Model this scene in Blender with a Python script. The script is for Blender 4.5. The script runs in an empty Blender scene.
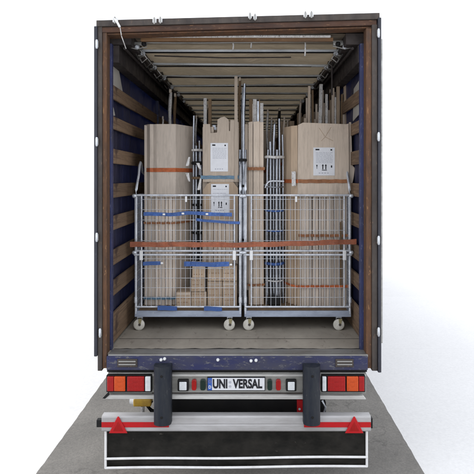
import bpy, math, random
from mathutils import Vector, Matrix
random.seed(7)
R = math.radians
scene = bpy.context.scene
col = scene.collection

# ------------------------------------------------------------------ measuring helper
CAMX, CAMY, CAMZ, F = 0.11, -5.0, 2.82, 541.0
def PX(px, Y): return CAMX + (px-250)*(Y-CAMY)/F
def PZ(py, Y): return CAMZ - (py-178)*(Y-CAMY)/F
FLOOR = 1.184

# ------------------------------------------------------------------ materials
def newmat(name):
    m = bpy.data.materials.new(name); m.use_nodes = True
    nt = m.node_tree; b = nt.nodes['Principled BSDF']
    return m, nt, b
def noise(nt, scale, detail=4, rough=.6, stretch=None, coord='Object', dist=0):
    tc = nt.nodes.new('ShaderNodeTexCoord'); mp = nt.nodes.new('ShaderNodeMapping')
    nt.links.new(tc.outputs[coord], mp.inputs[0])
    if stretch: mp.inputs['Scale'].default_value = stretch
    n = nt.nodes.new('ShaderNodeTexNoise'); n.inputs['Scale'].default_value = scale
    n.inputs['Detail'].default_value = detail; n.inputs['Roughness'].default_value = rough
    n.inputs['Distortion'].default_value = dist
    nt.links.new(mp.outputs[0], n.inputs['Vector'])
    return n.outputs['Fac']
def ramp(nt, fac, stops):
    r = nt.nodes.new('ShaderNodeValToRGB'); nt.links.new(fac, r.inputs[0])
    e = r.color_ramp.elements
    while len(e) < len(stops): e.new(.5)
    for i, (p, c) in enumerate(stops):
        e[i].position = p; e[i].color = (*c, 1) if len(c) == 3 else c
    return r.outputs[0]
def mix(nt, fac, a, b, mode='MIX'):
    m = nt.nodes.new('ShaderNodeMix'); m.data_type = 'RGBA'; m.blend_type = mode
    for sock, v in ((m.inputs[0], fac), (m.inputs[6], a), (m.inputs[7], b)):
        if isinstance(v, (int, float)): sock.default_value = v
        elif isinstance(v, tuple): sock.default_value = (*v, 1)
        else: nt.links.new(v, sock)
    return m.outputs[2]
def bump(nt, b, h, strength=.3, dist=.01):
    n = nt.nodes.new('ShaderNodeBump'); n.inputs['Strength'].default_value = strength
    n.inputs['Distance'].default_value = dist
    nt.links.new(h, n.inputs['Height']); nt.links.new(n.outputs[0], b.inputs['Normal'])
def objrand(nt):
    return nt.nodes.new('ShaderNodeObjectInfo').outputs['Random']

def worn(name, base, dirt, wear, rough=.55, metal=0., wear_at=.62, scale=6, stretch=None, brush=0):
    """paint or metal with cloudy dirt and chipped / scuffed patches"""
    m, nt, b = newmat(name)
    d = ramp(nt, noise(nt, scale, 6, .65, stretch), [(.35, (0,0,0)), (.72, (1,1,1))])
    c = mix(nt, d, base, dirt)
    w = ramp(nt, noise(nt, scale*4.3, 8, .7, stretch), [(wear_at, (0,0,0)), (wear_at+.05, (1,1,1))])
    c = mix(nt, w, c, wear)
    nt.links.new(c, b.inputs['Base Color'])
    rr = ramp(nt, noise(nt, scale*2, 5), [(.3, (rough-.15,)*3), (.7, (min(1, rough+.2),)*3)])
    nt.links.new(rr, b.inputs['Roughness'])
    b.inputs['Metallic'].default_value = metal
    bump(nt, b, noise(nt, scale*8, 6, .7, stretch), .25, .004)
    return m

M = {}
M['rust'] = worn('rusty brown paint', (.125,.060,.030), (.05,.032,.024), (.24,.13,.06), .7, 0, .6, 5, (3,3,.7))
M['rust2'] = worn('rusty header', (.085,.042,.026), (.03,.021,.019), (.2,.11,.06), .7, 0, .6, 5, (.5,3,3))
M['greybrown'] = worn('weathered grey steel', (.058,.045,.037), (.028,.023,.022), (.12,.075,.05), .65, 0, .62, 5, (2,2,.6))
M['dooredge'] = worn('dark door edge', (.04,.042,.055), (.022,.022,.028), (.12,.12,.14), .35, 0, .66, 4, (2,2,.4))
M['bluepost'] = worn('blue pillar paint', (.022,.031,.115), (.014,.017,.042), (.16,.17,.24), .5, 0, .6, 7, (2,2,.6))
M['blue'] = worn('blue sill paint', (.020,.024,.082), (.050,.050,.066), (.11,.11,.12), .5, 0, .565, 6, (.6,1.4,1.4))
M['darkrail'] = worn('dark rail', (.042,.034,.032), (.018,.015,.016), (.09,.07,.055), .6, 0, .64, 5)
M['alu'] = worn('dull aluminium', (.36,.36,.35), (.22,.21,.19), (.5,.5,.5), .42, .65, .66, 5, (.5,2,2))
M['aluplate'] = worn('brushed light panel', (.33,.33,.31), (.20,.195,.18), (.46,.46,.44), .4, .35, .66, 6, (.4,2,3))
M['lip'] = worn('pale flange', (.54,.54,.52), (.36,.35,.335), (.25,.24,.22), .45, .1, .66, 8, (.4,2,2))
M['bumper'] = worn('dirty white bumper', (.44,.435,.44), (.29,.28,.275), (.20,.185,.175), .45, 0, .67, 4, (.45,2,2.2))
M['bow'] = worn('roof bow', (.62,.66,.70), (.38,.40,.42), (.16,.12,.09), .4, .25, .64, 6, (.6,2,2))
M['bowwood'] = worn('brown roof batten', (.20,.105,.045), (.11,.06,.03), (.30,.2,.11), .7, 0, .6, 5, (.4,3,3))
M['rubber'] = worn('dark rubber', (.013,.017,.027), (.030,.033,.038), (.09,.09,.09), .5, 0, .63, 6, (3,3,.5))
M['black'] = worn('black steel', (.012,.012,.013), (.02,.019,.018), (.05,.045,.04), .6, 0, .7, 6)
M['flap'] = worn('black rubber flap', (.010,.010,.009), (.034,.031,.027), (.065,.058,.05), .65, 0, .64, 3.5, (1,1,1.6))
M['tyre'] = worn('tyre', (.02,.02,.02), (.035,.033,.03), (.05,.05,.05), .85, 0, .7, 9)
M['galv'] = worn('galvanised tube', (.64,.67,.72), (.40,.42,.46), (.76,.78,.82), .32, .45, .66, 14)
M['galvblue'] = worn('blue grey cart base', (.36,.41,.50), (.22,.25,.32), (.50,.53,.58), .45, .3, .62, 9, (.5,2,2))
M['chrome'] = worn('chromed pole', (.44,.47,.52), (.18,.19,.22), (.04,.04,.045), .26, .85, .7, 5, (4,4,1))
M['wheelwhite'] = worn('nylon wheel', (.62,.60,.54), (.42,.40,.35), (.3,.28,.24), .5, 0, .68, 20)
M['yellow'] = worn('yellow plastic', (.55,.34,.03), (.35,.2,.03), (.2,.14,.05), .45, 0, .66, 12)
M['yellowsteel'] = worn('yellow zinc plate', (.34,.30,.16), (.2,.17,.1), (.4,.38,.3), .45, .4, .66, 12)
M['whiteplastic'] = worn('white plastic', (.74,.75,.76), (.58,.58,.58), (.4,.4,.4), .4, 0, .7, 12)
M['whiteline'] = worn('white piping', (.80,.80,.80), (.66,.65,.64), (.4,.39,.37), .5, 0, .70, 10)
M['reflred'] = worn('red reflective tape', (.48,.012,.016), (.36,.012,.014), (.25,.02,.02), .38, 0, .7, 10)
M['film'] = worn('plastic film', (.62,.62,.62), (.40,.38,.36), (.16,.13,.11), .25, 0, .55, 9, (3,3,1))
M['paper'] = worn('white paper label', (.66,.67,.70), (.60,.61,.64), (.52,.52,.55), .6, 0, .72, 14)
M['ink'] = worn('printed ink', (.015,.015,.018), (.03,.03,.035), (.08,.08,.08), .6, 0, .75, 14)
M['greyink'] = worn('grey print', (.36,.37,.42), (.44,.45,.5), (.5,.5,.5), .6, 0, .7, 30)
M['plateblue'] = worn('plate blue', (.03,.10,.42), (.02,.08,.34), (.1,.15,.4), .4, 0, .8, 10)
M['strapred'] = worn('red webbing', (.38,.115,.055), (.22,.075,.04), (.5,.27,.18), .75, 0, .6, 16, (1,1,4))
M['straporange'] = worn('orange webbing', (.52,.13,.035), (.40,.10,.03), (.55,.25,.12), .7, 0, .64, 16)
M['strapbrown'] = worn('brown webbing', (.36,.15,.06), (.25,.11,.05), (.4,.22,.12), .7, 0, .64, 16)
M['print'] = worn('brown box print', (.25,.15,.09), (.3,.2,.12), (.36,.25,.16), .8, 0, .6, 30)
M['strapblue'] = worn('blue webbing', (.05,.13,.40), (.03,.08,.26), (.3,.37,.52), .65, 0, .63, 16)
M['strapteal'] = worn('blue grey banding', (.10,.19,.27), (.06,.12,.18), (.3,.36,.42), .5, 0, .63, 16)

def wood(name, a, bcol, knots):
    m, nt, b = newmat(name)
    f = noise(nt, 5, 8, .7, (6,.35,9), dist=1.2)
    c = ramp(nt, f, [(.3, bcol), (.6, a), (.75, tuple(x*1.25 for x in a))])
    k = ramp(nt, noise(nt, 3.1, 3), [(.62, (0,0,0)), (.7, (1,1,1))])
    c = mix(nt, k, c, knots)
    hv = nt.nodes.new('ShaderNodeHueSaturation')
    mr = nt.nodes.new('ShaderNodeMapRange'); mr.inputs['To Min'].default_value = .75; mr.inputs['To Max'].default_value = 1.25
    nt.links.new(objrand(nt), mr.inputs[0]); nt.links.new(mr.outputs[0], hv.inputs['Value'])
    nt.links.new(c, hv.inputs['Color']); nt.links.new(hv.outputs[0], b.inputs['Base Color'])
    b.inputs['Roughness'].default_value = .75
    bump(nt, b, f, .3, .004)
    return m
M['board'] = wood('weathered side board', (.20,.135,.085), (.075,.045,.032), (.07,.045,.035))
M['plywood'] = wood('plywood', (.20,.13,.07), (.13,.085,.05), (.1,.07,.04))

def cardboard(name, a, var=.26):
    m, nt, b = newmat(name)
    f = noise(nt, 9, 6, .65, (5,5,.5))
    c = ramp(nt, f, [(.25, tuple(x*.80 for x in a)), (.55, a), (.8, tuple(min(1, x*1.12) for x in a))])
    s = ramp(nt, noise(nt, 5, 7, .75, (2,2,.7)), [(.52, (0,0,0)), (.72, (.5,.5,.5))])
    c = mix(nt, s, c, tuple(x*.55 for x in a))
    hv = nt.nodes.new('ShaderNodeHueSaturation')
    mr = nt.nodes.new('ShaderNodeMapRange'); mr.inputs['To Min'].default_value = 1-var; mr.inputs['To Max'].default_value = 1+var
    nt.links.new(objrand(nt), mr.inputs[0]); nt.links.new(mr.outputs[0], hv.inputs['Value'])
    nt.links.new(c, hv.inputs['Color']); nt.links.new(hv.outputs[0], b.inputs['Base Color'])
    b.inputs['Roughness'].default_value = .82
    bump(nt, b, noise(nt, 30, 5, .6, (4,4,.4)), .22, .003)
    return m
M['card'] = cardboard('cardboard', (.48,.40,.325))
M['cardwarm'] = cardboard('warm cardboard', (.44,.335,.24), .18)
M['cardpale'] = cardboard('pale cardboard', (.55,.475,.405), .26)

def tarp(name, c1, c2, trans, tfac, fold, stretch, rough=.45):
    m, nt, b = newmat(name)
    f = noise(nt, 2.2, 5, .6, stretch, dist=.8)
    c = ramp(nt, f, [(.3, c1), (.7, c2)])
    nt.links.new(c, b.inputs['Base Color']); b.inputs['Roughness'].default_value = rough
    bump(nt, b, f, fold, .05)
    t = nt.nodes.new('ShaderNodeBsdfTranslucent'); t.inputs[0].default_value = (*trans, 1)
    mx = nt.nodes.new('ShaderNodeMixShader'); mx.inputs[0].default_value = tfac
    out = nt.nodes['Material Output']
    nt.links.new(b.outputs[0], mx.inputs[1]); nt.links.new(t.outputs[0], mx.inputs[2]); nt.links.new(mx.outputs[0], out.inputs[0])
    return m
M['rooftarp'] = tarp('beige roof tarpaulin', (.085,.066,.048), (.31,.255,.19), (.60,.49,.34), .10, 1.0, (.9,4.5,1))  # dark and pale colour bands paint in the shade of the folds
M['curtain'] = tarp('blue side curtain', (.008,.010,.032), (.016,.020,.066), (.03,.05,.22), .02, .7, (1,1.6,.25))
M['patch'] = tarp('pale curtain patch', (.46,.44,.41), (.62,.60,.56), (.8,.76,.66), .35, .5, (1,1,1))

def lens(name, colr, rough=.18):
    m, nt, b = newmat(name)
    w = nt.nodes.new('ShaderNodeTexWave'); w.inputs['Scale'].default_value = 22
    tc = nt.nodes.new('ShaderNodeTexCoord'); nt.links.new(tc.outputs['Object'], w.inputs[0])
    c = ramp(nt, noise(nt, 16, 4), [(.3, tuple(x*.7 for x in colr)), (.7, colr)])
    nt.links.new(c, b.inputs['Base Color']); b.inputs['Roughness'].default_value = rough
    b.inputs['Coat Weight'].default_value = .25
    bump(nt, b, w.outputs['Fac'], .35, .004)
    return m
M['lensred'] = lens('red lens', (.38,.010,.010)); M['lensorange'] = lens('amber lens', (.62,.085,.015))
M['lenswhite'] = lens('clear lens', (.75,.78,.80)); M['lensgreen'] = lens('dark green lens', (.012,.03,.024))

def groundmat():
    m, nt, b = newmat('worn asphalt yard')
    big = ramp(nt, noise(nt, .9, 5, .6), [(.3, (.165,.157,.145)), (.7, (.255,.242,.222))])
    fine = noise(nt, 55, 6, .75)
    fr = ramp(nt, fine, [(.35, (.72,.72,.72)), (.65, (1.15,1.14,1.12))])
    c = mix(nt, 1.0, big, fr, 'MULTIPLY')
    vo = nt.nodes.new('ShaderNodeTexVoronoi'); vo.feature = 'DISTANCE_TO_EDGE'; vo.inputs['Scale'].default_value = .8
    tc = nt.nodes.new('ShaderNodeTexCoord'); nz = nt.nodes.new('ShaderNodeTexNoise'); nz.inputs['Scale'].default_value = 3; nz.inputs['Detail'].default_value = 6
    nt.links.new(tc.outputs['Object'], nz.inputs[0]); wv = mix(nt, .5, tc.outputs['Object'], nz.outputs['Color']); nt.links.new(wv, vo.inputs['Vector'])
    cr = ramp(nt, vo.outputs['Distance'], [(.002, (.45,.45,.45)), (.006, (0,0,0))])
    c = mix(nt, cr, c, (.07,.065,.06))
    st = ramp(nt, noise(nt, 4.5, 6, .7), [(.6, (0,0,0)), (.72, (.6,.6,.6))])
    c = mix(nt, st, c, (.12,.112,.10))
    nt.links.new(c, b.inputs['Base Color']); b.inputs['Roughness'].default_value = .9
    bump(nt, b, fine, .5, .012)
    return m
M['ground'] = groundmat()
def floormat():
    m, nt, b = newmat('dusty trailer floor')
    a = ramp(nt, noise(nt, 2.4, 7, .65, (1,.6,1)), [(.3, (.23,.205,.17)), (.7, (.38,.345,.29))])
    s = ramp(nt, noise(nt, 9, 8, .75, (1.5,.5,1)), [(.58, (0,0,0)), (.68, (.7,.7,.7))])
    c = mix(nt, s, a, (.12,.10,.08))
    nt.links.new(c, b.inputs['Base Color']); b.inputs['Roughness'].default_value = .7
    bump(nt, b, noise(nt, 40, 5, .7), .3, .004)
    return m
M['floor'] = floormat()
m, nt, b = newmat('pale concrete yard')
big = ramp(nt, noise(nt, .35, 6, .6), [(.3, (.75,.745,.735)), (.7, (.79,.785,.775))])
fin = ramp(nt, noise(nt, 30, 6, .75), [(.3, (.90,.90,.90)), (.7, (1.04,1.04,1.04))])
c = mix(nt, 1.0, big, fin, 'MULTIPLY')
br = nt.nodes.new('ShaderNodeTexBrick'); br.offset = 0; br.inputs['Scale'].default_value = 1; br.inputs['Brick Width'].default_value = 5; br.inputs['Row Height'].default_value = 4
br.inputs['Mortar Size'].default_value = .010; br.inputs['Color1'].default_value = (1,1,1,1); br.inputs['Color2'].default_value = (.96,.96,.96,1); br.inputs['Mortar'].default_value = (.93,.93,.93,1)
tc = nt.nodes.new('ShaderNodeTexCoord'); nt.links.new(tc.outputs['Object'], br.inputs[0])
c = mix(nt, 1.0, c, br.outputs[0], 'MULTIPLY')
stn = ramp(nt, noise(nt, 1.1, 7, .75), [(.55, (0,0,0)), (.75, (.15,.15,.15))])
c = mix(nt, stn, c, (.42,.41,.39))
nt.links.new(c, b.inputs['Base Color']); b.inputs['Roughness'].default_value = .95
b.inputs['Specular IOR Level'].default_value = .2
M['backdrop'] = m

for k_, sp_ in (('flap',.12),('rubber',.25),('black',.15),('ink',.15),('lensred',.25),('lensorange',.25),('lensgreen',.25),('reflred',.25),('tyre',.2),('darkrail',.25),('dooredge',.3),('blue',.3),('board',.25),('rust',.3),('rust2',.3)):
    M[k_].node_tree.nodes['Principled BSDF'].inputs['Specular IOR Level'].default_value = sp_
def weave(m):
    nt = m.node_tree; b = nt.nodes['Principled BSDF']; src = b.inputs['Base Color'].links[0].from_socket
    wv = nt.nodes.new('ShaderNodeTexWave'); wv.bands_direction = 'DIAGONAL'; wv.inputs['Scale'].default_value = 60; wv.inputs['Distortion'].default_value = 1.5
    tc = nt.nodes.new('ShaderNodeTexCoord'); nt.links.new(tc.outputs['Object'], wv.inputs[0])
    g_ = ramp(nt, wv.outputs['Fac'], [(.2, (.93,.93,.93)), (.8, (1.03,1.03,1.03))])
    gr = ramp(nt, noise(nt, 7, 5, .7), [(.35, (.62,.60,.58)), (.65, (1.1,1.1,1.1))])
    c = mix(nt, 1.0, mix(nt, 1.0, src, g_, 'MULTIPLY'), gr, 'MULTIPLY')
    nt.links.new(c, b.inputs['Base Color']); bump(nt, b, wv.outputs['Fac'], .2, .001)
for k_ in ('strapred','straporange','strapbrown','strapblue'): weave(M[k_])

# ------------------------------------------------------------------ mesh builder
def wloc(o):
    v = Vector((0,0,0))
    while o: v += Vector(o.location); o = o.parent
    return v
class MB:
    def __init__(s): s.v = []; s.f = []; s.sm = []
    def add(s, vs, fs, smooth=False):
        n = len(s.v); s.v += [tuple(p) for p in vs]
        for f in fs: s.f.append(tuple(i+n for i in f)); s.sm.append(smooth)
        return s
    def box(s, x0, x1, y0, y1, z0, z1):
        vs = [(x,y,z) for z in (z0,z1) for y in (y0,y1) for x in (x0,x1)]
        return s.add(vs, [(0,2,3,1),(4,5,7,6),(0,1,5,4),(2,6,7,3),(0,4,6,2),(1,3,7,5)])
    def hexa(s, bot, top):
        return s.add(list(bot)+list(top), [(3,2,1,0),(4,5,6,7),(0,1,5,4),(1,2,6,5),(2,3,7,6),(3,0,4,7)])
    def prism_y(s, poly, y0, y1):      # outline in X,Z thickened along Y
        n = len(poly); vs = [(x,y0,z) for x,z in poly]+[(x,y1,z) for x,z in poly]
        return s.add(vs, [tuple(range(n)), tuple(range(2*n-1, n-1, -1))]+[(i,i+n,(i+1)%n+n,(i+1)%n) for i in range(n)])
    def prism_x(s, poly, x0, x1):      # outline in Y,Z thickened along X
        n = len(poly); vs = [(x0,y,z) for y,z in poly]+[(x1,y,z) for y,z in poly]
        return s.add(vs, [tuple(range(n)), tuple(range(2*n-1, n-1, -1))]+[(i,i+n,(i+1)%n+n,(i+1)%n) for i in range(n)])
    def tube(s, pts, r, n=8, closed=False):
        pts = [Vector(p) for p in pts]; rings = []
        L = len(pts)
        for i, p in enumerate(pts):
            if closed: d = pts[(i+1)%L]-pts[i-1]
            else: d = pts[min(i+1, L-1)]-pts[max(i-1, 0)]
            d.normalize(); up = Vector((0,0,1)) if abs(d.z) < .9 else Vector((0,1,0))
            a = d.cross(up).normalized(); bb = a.cross(d)
            rr = r[i] if isinstance(r, (list, tuple)) else r
            rings.append([p+a*math.cos(t)*rr+bb*math.sin(t)*rr for t in [2*math.pi*k/n for k in range(n)]])
        vs = [q for g in rings for q in g]; fs = []
        for i in range(L if closed else L-1):
            j = (i+1) % L
            for k in range(n): fs.append((i*n+k, i*n+(k+1)%n, j*n+(k+1)%n, j*n+k))
        s.add(vs, fs, True)
        if not closed: s.add(rings[0], [tuple(range(n-1,-1,-1))]); s.add(rings[-1], [tuple(range(n))])
        return s
    def lathe(s, prof, c, axis='x', n=24):   # prof: (along axis, radius)
        vs = []
        for a, r in prof:
            for k in range(n):
                t = 2*math.pi*k/n; u, w = math.cos(t)*r, math.sin(t)*r
                vs.append((c[0]+a, c[1]+u, c[2]+w) if axis == 'x' else (c[0]+u, c[1]+a, c[2]+w) if axis == 'y' else (c[0]+u, c[1]+w, c[2]+a))
        fs = [(i*n+k, (i+1)*n+k, (i+1)*n+(k+1)%n, i*n+(k+1)%n) for i in range(len(prof)-1) for k in range(n)]
        s.add(vs, fs, True)
        s.add(vs[:n], [tuple(range(n))]); s.add(vs[-n:], [tuple(range(n-1,-1,-1))])
        return s
    def build(s, name, mat, parent=None, label=None, cat=None, group=None, kind=None, bevel=0):
        xs, ys, zs = zip(*s.v)
        org = Vector(((min(xs)+max(xs))/2, (min(ys)+max(ys))/2, min(zs)))
        me = bpy.data.meshes.new(name)
        me.from_pydata([tuple(Vector(p)-org) for p in s.v], [], s.f)
        me.polygons.foreach_set('use_smooth', s.sm); me.materials.append(M[mat])
        o = bpy.data.objects.new(name, me); col.objects.link(o)
        o.location = org-(wloc(parent) if parent else Vector((0,0,0)))
        o.parent = parent
        tag(o, label, cat, group, kind)
        if bevel:
            bv = o.modifiers.new('bevel', 'BEVEL'); bv.width = bevel; bv.segments = 2; bv.limit_method = 'ANGLE'
        return o
def tag(o, label=None, cat=None, group=None, kind=None):
    for k, v in (('label',label),('category',cat),('group',group),('kind',kind)):
        if v: o[k] = v
def empty(name, loc, label, cat, group=None):
    o = bpy.data.objects.new(name, None); col.objects.link(o); o.location = loc; o.empty_display_size = .2
    tag(o, label, cat, group); return o
def copy_tree(o, parent=None):
    c = o.copy(); col.objects.link(c); c.parent = parent
    for ch in [k for k in o.children]: copy_tree(ch, c)
    return c

def text_mesh(txt, size, sx, off, name, mat, parent, centre, thick=.002, width=None):
    cu = bpy.data.curves.new(name, 'FONT'); cu.body = txt; cu.size = size; cu.offset = off
    cu.extrude = thick; cu.align_x = 'CENTER'; cu.align_y = 'CENTER'
    t = bpy.data.objects.new('tmp', cu); col.objects.link(t)
    dg = bpy.context.evaluated_depsgraph_get()
    me = bpy.data.meshes.new_from_object(t.evaluated_get(dg)); bpy.data.objects.remove(t)
    if width:
        vx = [v.co.x for v in me.vertices]; sx = width/(max(vx)-min(vx))
    me.transform(Matrix.Rotation(R(90), 4, 'X') @ Matrix.Diagonal((sx,1,1,1)))
    me.materials.clear(); me.materials.append(M[mat])
    o = bpy.data.objects.new(name, me); col.objects.link(o); o.parent = parent
    o.location = Vector(centre)-wloc(parent)
    return o

# ------------------------------------------------------------------ setting
g = MB()
g.v = []; nx, ny = 40, 120
X0, X1, Y0, Y1 = -1.93, 1.78, -.55, 15.2
rg = random.Random(3)
def wob(y): return .005*math.sin(y*1.1)+rg.uniform(-.004,.004)
ys_ = [Y1-(Y1+6)*i/260 for i in range(261)]
pl = [(X0+wob(y), y) for y in ys_]+[(X1+wob(y+4), y) for y in reversed(ys_)]
n_ = len(pl)
g.add([(x,y,0) for x,y in pl]+[(x,y,-.045) for x,y in pl], [tuple(range(n_))]+[(i,i+n_,(i+1)%n_+n_,(i+1)%n_) for i in range(n_)])
g.build('ground', 'ground', kind='structure')
MB().box(-400, 400, -400, 400, -.3, -.022).build('surrounding_ground', 'backdrop', kind='structure')

# ------------------------------------------------------------------ the trailer
T = empty('truck_trailer', (0, 0, 0), 'open truck trailer with rusty brown door frame, blue sill and red tail lights', 'truck trailer')
LEN = 13.5
# floor
fm = MB().box(-1.25, 1.25, .05, LEN, FLOOR-.12, FLOOR)
fl = fm.build('load_floor', 'floor', T, label='dusty grey brown load floor')
for yy in (.5, 1.7, 2.9): 
    MB().box(-1.22, 1.22, yy, yy+.007, FLOOR+.0005, FLOOR+.002).build('floor_joint', 'black', fl)
MB().box(-1.2, 1.2, -.005, .16, FLOOR-.02, FLOOR+.006).build('floor_edge_strip', 'alu', fl, bevel=.003)
jag = []
for i in range(41):
    x = -1.19+2.38*i/40
    jag.append((x, .185+random.uniform(-.012,.016)))
mb = MB()
for (xa, ya), (xb, yb) in zip(jag, jag[1:]): mb.add([(xa,.168,FLOOR+.003),(xb,.168,FLOOR+.003),(xb,yb,FLOOR+.003),(xa,ya,FLOOR+.003)], [(0,1,2,3)])
mb.build('floor_seam', 'black', fl)
# blue sill
sx0, sx1 = PX(107, 0), PX(367.5, 0)
z1 = FLOOR-.006; z0 = PZ(369.5, 0)
sill = MB().box(sx0, sx1, -.02, .10, z0, z1).build('rear_sill', 'blue', T, bevel=.006)
def recess(xa, xb, ya, yb):
    r = MB().box(PX(xa,0), PX(xb,0), -.032, -.021, PZ(yb,0), PZ(ya,0)).build('step_plate', 'greybrown', sill, bevel=.003)
    for k in range(2):
        zz = PZ(ya+2.2+k*3, 0)
        MB().box(PX(xa+1.5,0), PX(xb-1.5,0), -.040, -.0325, zz-.006, zz+.006).build('plate_rib', 'alu', r, bevel=.002)
recess(118, 138, 358, 366); recess(335, 353, 358, 366)
for x, y in ((165,358),(161.5,359),(218,359),(251,360),(256,359.5)):
    MB().lathe([(-.02,.008),(-.012,.014),(0,.015)], (PX(x,0), -.02, PZ(y,0)), 'y', 10).build('clip', 'whiteplastic', sill)
# sill end / lower post foot
# rear frame posts
def post(side):
    if side < 0:
        a = [(PX(97.5,0), PX(102,0)), (PX(102,0), PX(106.3,0)), (PX(106,.1), PX(110.7,.1))]
    else:
        a = [(PX(372,0), PX(377.5,0)), (PX(366.5,0), PX(372,0)), (PX(361,.1), PX(365.5,.1))]
    p = MB().box(*a[0], .0, .12, PZ(371,0), 4.24).build('rear_post', 'greybrown', T, bevel=.005)
    MB().box(*a[1], .015, .13, PZ(369,0), 4.21).build('post_channel', 'rust', p, bevel=.005)
    MB().box(*a[2], .135, .20, FLOOR, 4.1).build('corner_pillar', 'bluepost', T, bevel=.005)
post(-1); post(1)
def beam(name, mat, xa, xb, za, zb, h, y0, y1, parent, bev=.004):
    o = MB().hexa([(xa,y0,za-h),(xb,y0,zb-h),(xb,y1,zb-h),(xa,y1,za-h)], [(xa,y0,za),(xb,y0,zb),(xb,y1,zb),(xa,y1,za)]).build(name, mat, parent, bevel=bev)
    return o
hxa, hxb = PX(96.5,0), PX(379.5,0)
hza, hzb = PZ(20.5,0), PZ(13,0)
head = beam('header_beam', 'greybrown', hxa, hxb, hza, hzb, .058, -.01, .14, T)
beam('header_channel', 'rust2', PX(98,0), PX(377,0), hza-.060, hzb-.060, .050, .006, .15, head)
beam('header_lip', 'rust', PX(101,0), PX(373,0), hza-.112, hzb-.116, .014, .03, .18, head)
# clips / buckles along the header
for x, y, w in ((116,19.5,.03),(155,20,.022),(161,19.5,.02),(250,15.5,.02),(255,16.5,.02),(305,14.2,.02),(311,14,.025)):
    X, Z = PX(x,0), PZ(y,0)
    c = MB().box(X-w*.8, X+w*.8, -.035, -.011, Z-.035, Z+.008).build('buckle', 'whiteplastic', head, bevel=.006)
    MB().box(X-.007, X+.007, -.046, -.0355, Z-.05, Z+.014).build('buckle_tongue', 'alu', c, bevel=.003)
# strap tail hanging in the top left corner
MB().tube([(PX(114.5,0),-.03,PZ(18.5,0)),(PX(118,0),-.05,PZ(23,0)),(PX(121,0),-.045,PZ(28.5,0))], .011, 8).build('webbing_tail', 'whiteplastic', head)
MB().tube([(PX(121,0),-.04,PZ(28,0)),(PX(121.5,0),.0,PZ(36,0)),(PX(123.5,0),.1,PZ(46,0))], .0045, 6).build('cord', 'film', head)
# doors swung right round against the sides
for sgn, xa, xb in ((-1, PX(93.8,-.02), PX(97,-.02)), (1, PX(378.2,-.02), PX(381.5,-.02))):
    ztop = 4.22 if sgn < 0 else 4.30
    d = MB().box(xa, xb, -.02, 1.24, PZ(356 if sgn<0 else 372,0), ztop).build('rear_door', 'dooredge', T, bevel=.006)
    ys = (45, 142, 237, 332) if sgn < 0 else (34, 137, 240, 331)
    for yy in ys:
        X = (xa+xb)/2 + (.016 if sgn < 0 else -.014); Z = PZ(yy,0)
        if sgn < 0 and yy == 332: X += .03
        h = MB().lathe([(-.042,.006),(-.038,.010),(.038,.010),(.042,.006)], (X, -.031, Z), 'z', 12).build('hinge', 'galv', d)
        MB().box(X-.014, X+.014, -.033, -.0205, Z-.03, Z+.03).build('hinge_leaf', 'alu', h, bevel=.002)
    if sgn > 0: MB().tube([(xb+.002, -.01, 1.3), (xb+.002, -.01, 4.1)], .011, 8).build('lock_rod', 'alu', d)
# side curtains, boards, pillars
BZ = [(3.666,.135),(3.358,.125),(3.031,.145),(2.70,.14),(2.378,.14),(2.04,.15),(1.734,.15),(1.345,.29)]
for sgn in (-1, 1):
    # curtain with vertical folds
    mb = MB(); NY, NZ = 260, 4
    for i in range(NY+1):
        y = .13+(LEN-.13)*i/NY
        for k in range(NZ+1):
            z = FLOOR-.10+(4.0-FLOOR+.10)*k/NZ
            x = 1.272+.010*math.sin(y*9+k*.4)+.006*math.sin(y*23+k)
            mb.v.append((sgn*x, y, z))
    for i in range(NY):
        for k in range(NZ):
            a = i*(NZ+1)+k; mb.f.append((a, a+NZ+1, a+NZ+2, a+1)); mb.sm.append(True)
    cur = mb.build('side_curtain', 'curtain', T)
    if sgn < 0:
        ps = [(.22,3.93),(.62,3.93),(.80,3.72),(.62,3.62),(.40,3.66),(.25,3.50)]
        MB().prism_x([(y, z) for y, z in ps], -1.256, -1.250).build('curtain_patch', 'patch', cur, label='pale torn patch high on the blue curtain')
        MB().prism_x([(.22,3.62-.03),(.34,3.62-.05),(.46,3.45),(.24,3.42)], -1.256, -1.250).build('curtain_patch', 'patch', cur)
    else:
        MB().prism_x([(.5,3.86),(.95,3.80),(1.0,3.45),(.55,3.50)], 1.250, 1.256).build('curtain_patch', 'patch', cur)
    for bay in range(5):
        ya, yb = .205+bay*2.65, .205+bay*2.65+2.56
        yb = min(yb, LEN-.05)
        for z, h in BZ:
            dz = random.uniform(-.008,.008)
            MB().box(*sorted((sgn*1.226, sgn*1.249)), ya+.003, yb, z-h/2+dz, z+h/2+dz).build('side_board', 'board', T, bevel=.003)
        if bay < 4:
            MB().box(*sorted((sgn*1.205, sgn*1.25)), yb+.005, yb+.085, FLOOR, 4.0).build('side_pillar', 'bluepost', T, bevel=.004)
    # roof rail
    rail = MB().box(*sorted((sgn*1.03, sgn*1.30)), .19, LEN, 4.10, 4.21).build('roof_rail', 'darkrail', T, bevel=.006)
    MB().box(*sorted((sgn*1.15, sgn*1.255)), .205, LEN, 3.93, 4.098).build('rail_web', 'darkrail', rail, bevel=.004)
    MB().tube([(sgn*1.10,.22,4.07),(sgn*1.10,LEN-.05,4.07)], .014, 8).build('rail_track', 'darkrail', rail)
# curtain bunched dark behind the corner pillar top, dangling straps
MB().box(-1.25, 1.25, LEN, LEN+.05, FLOOR, 4.2).build('front_wall', 'plywood', T)
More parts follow.
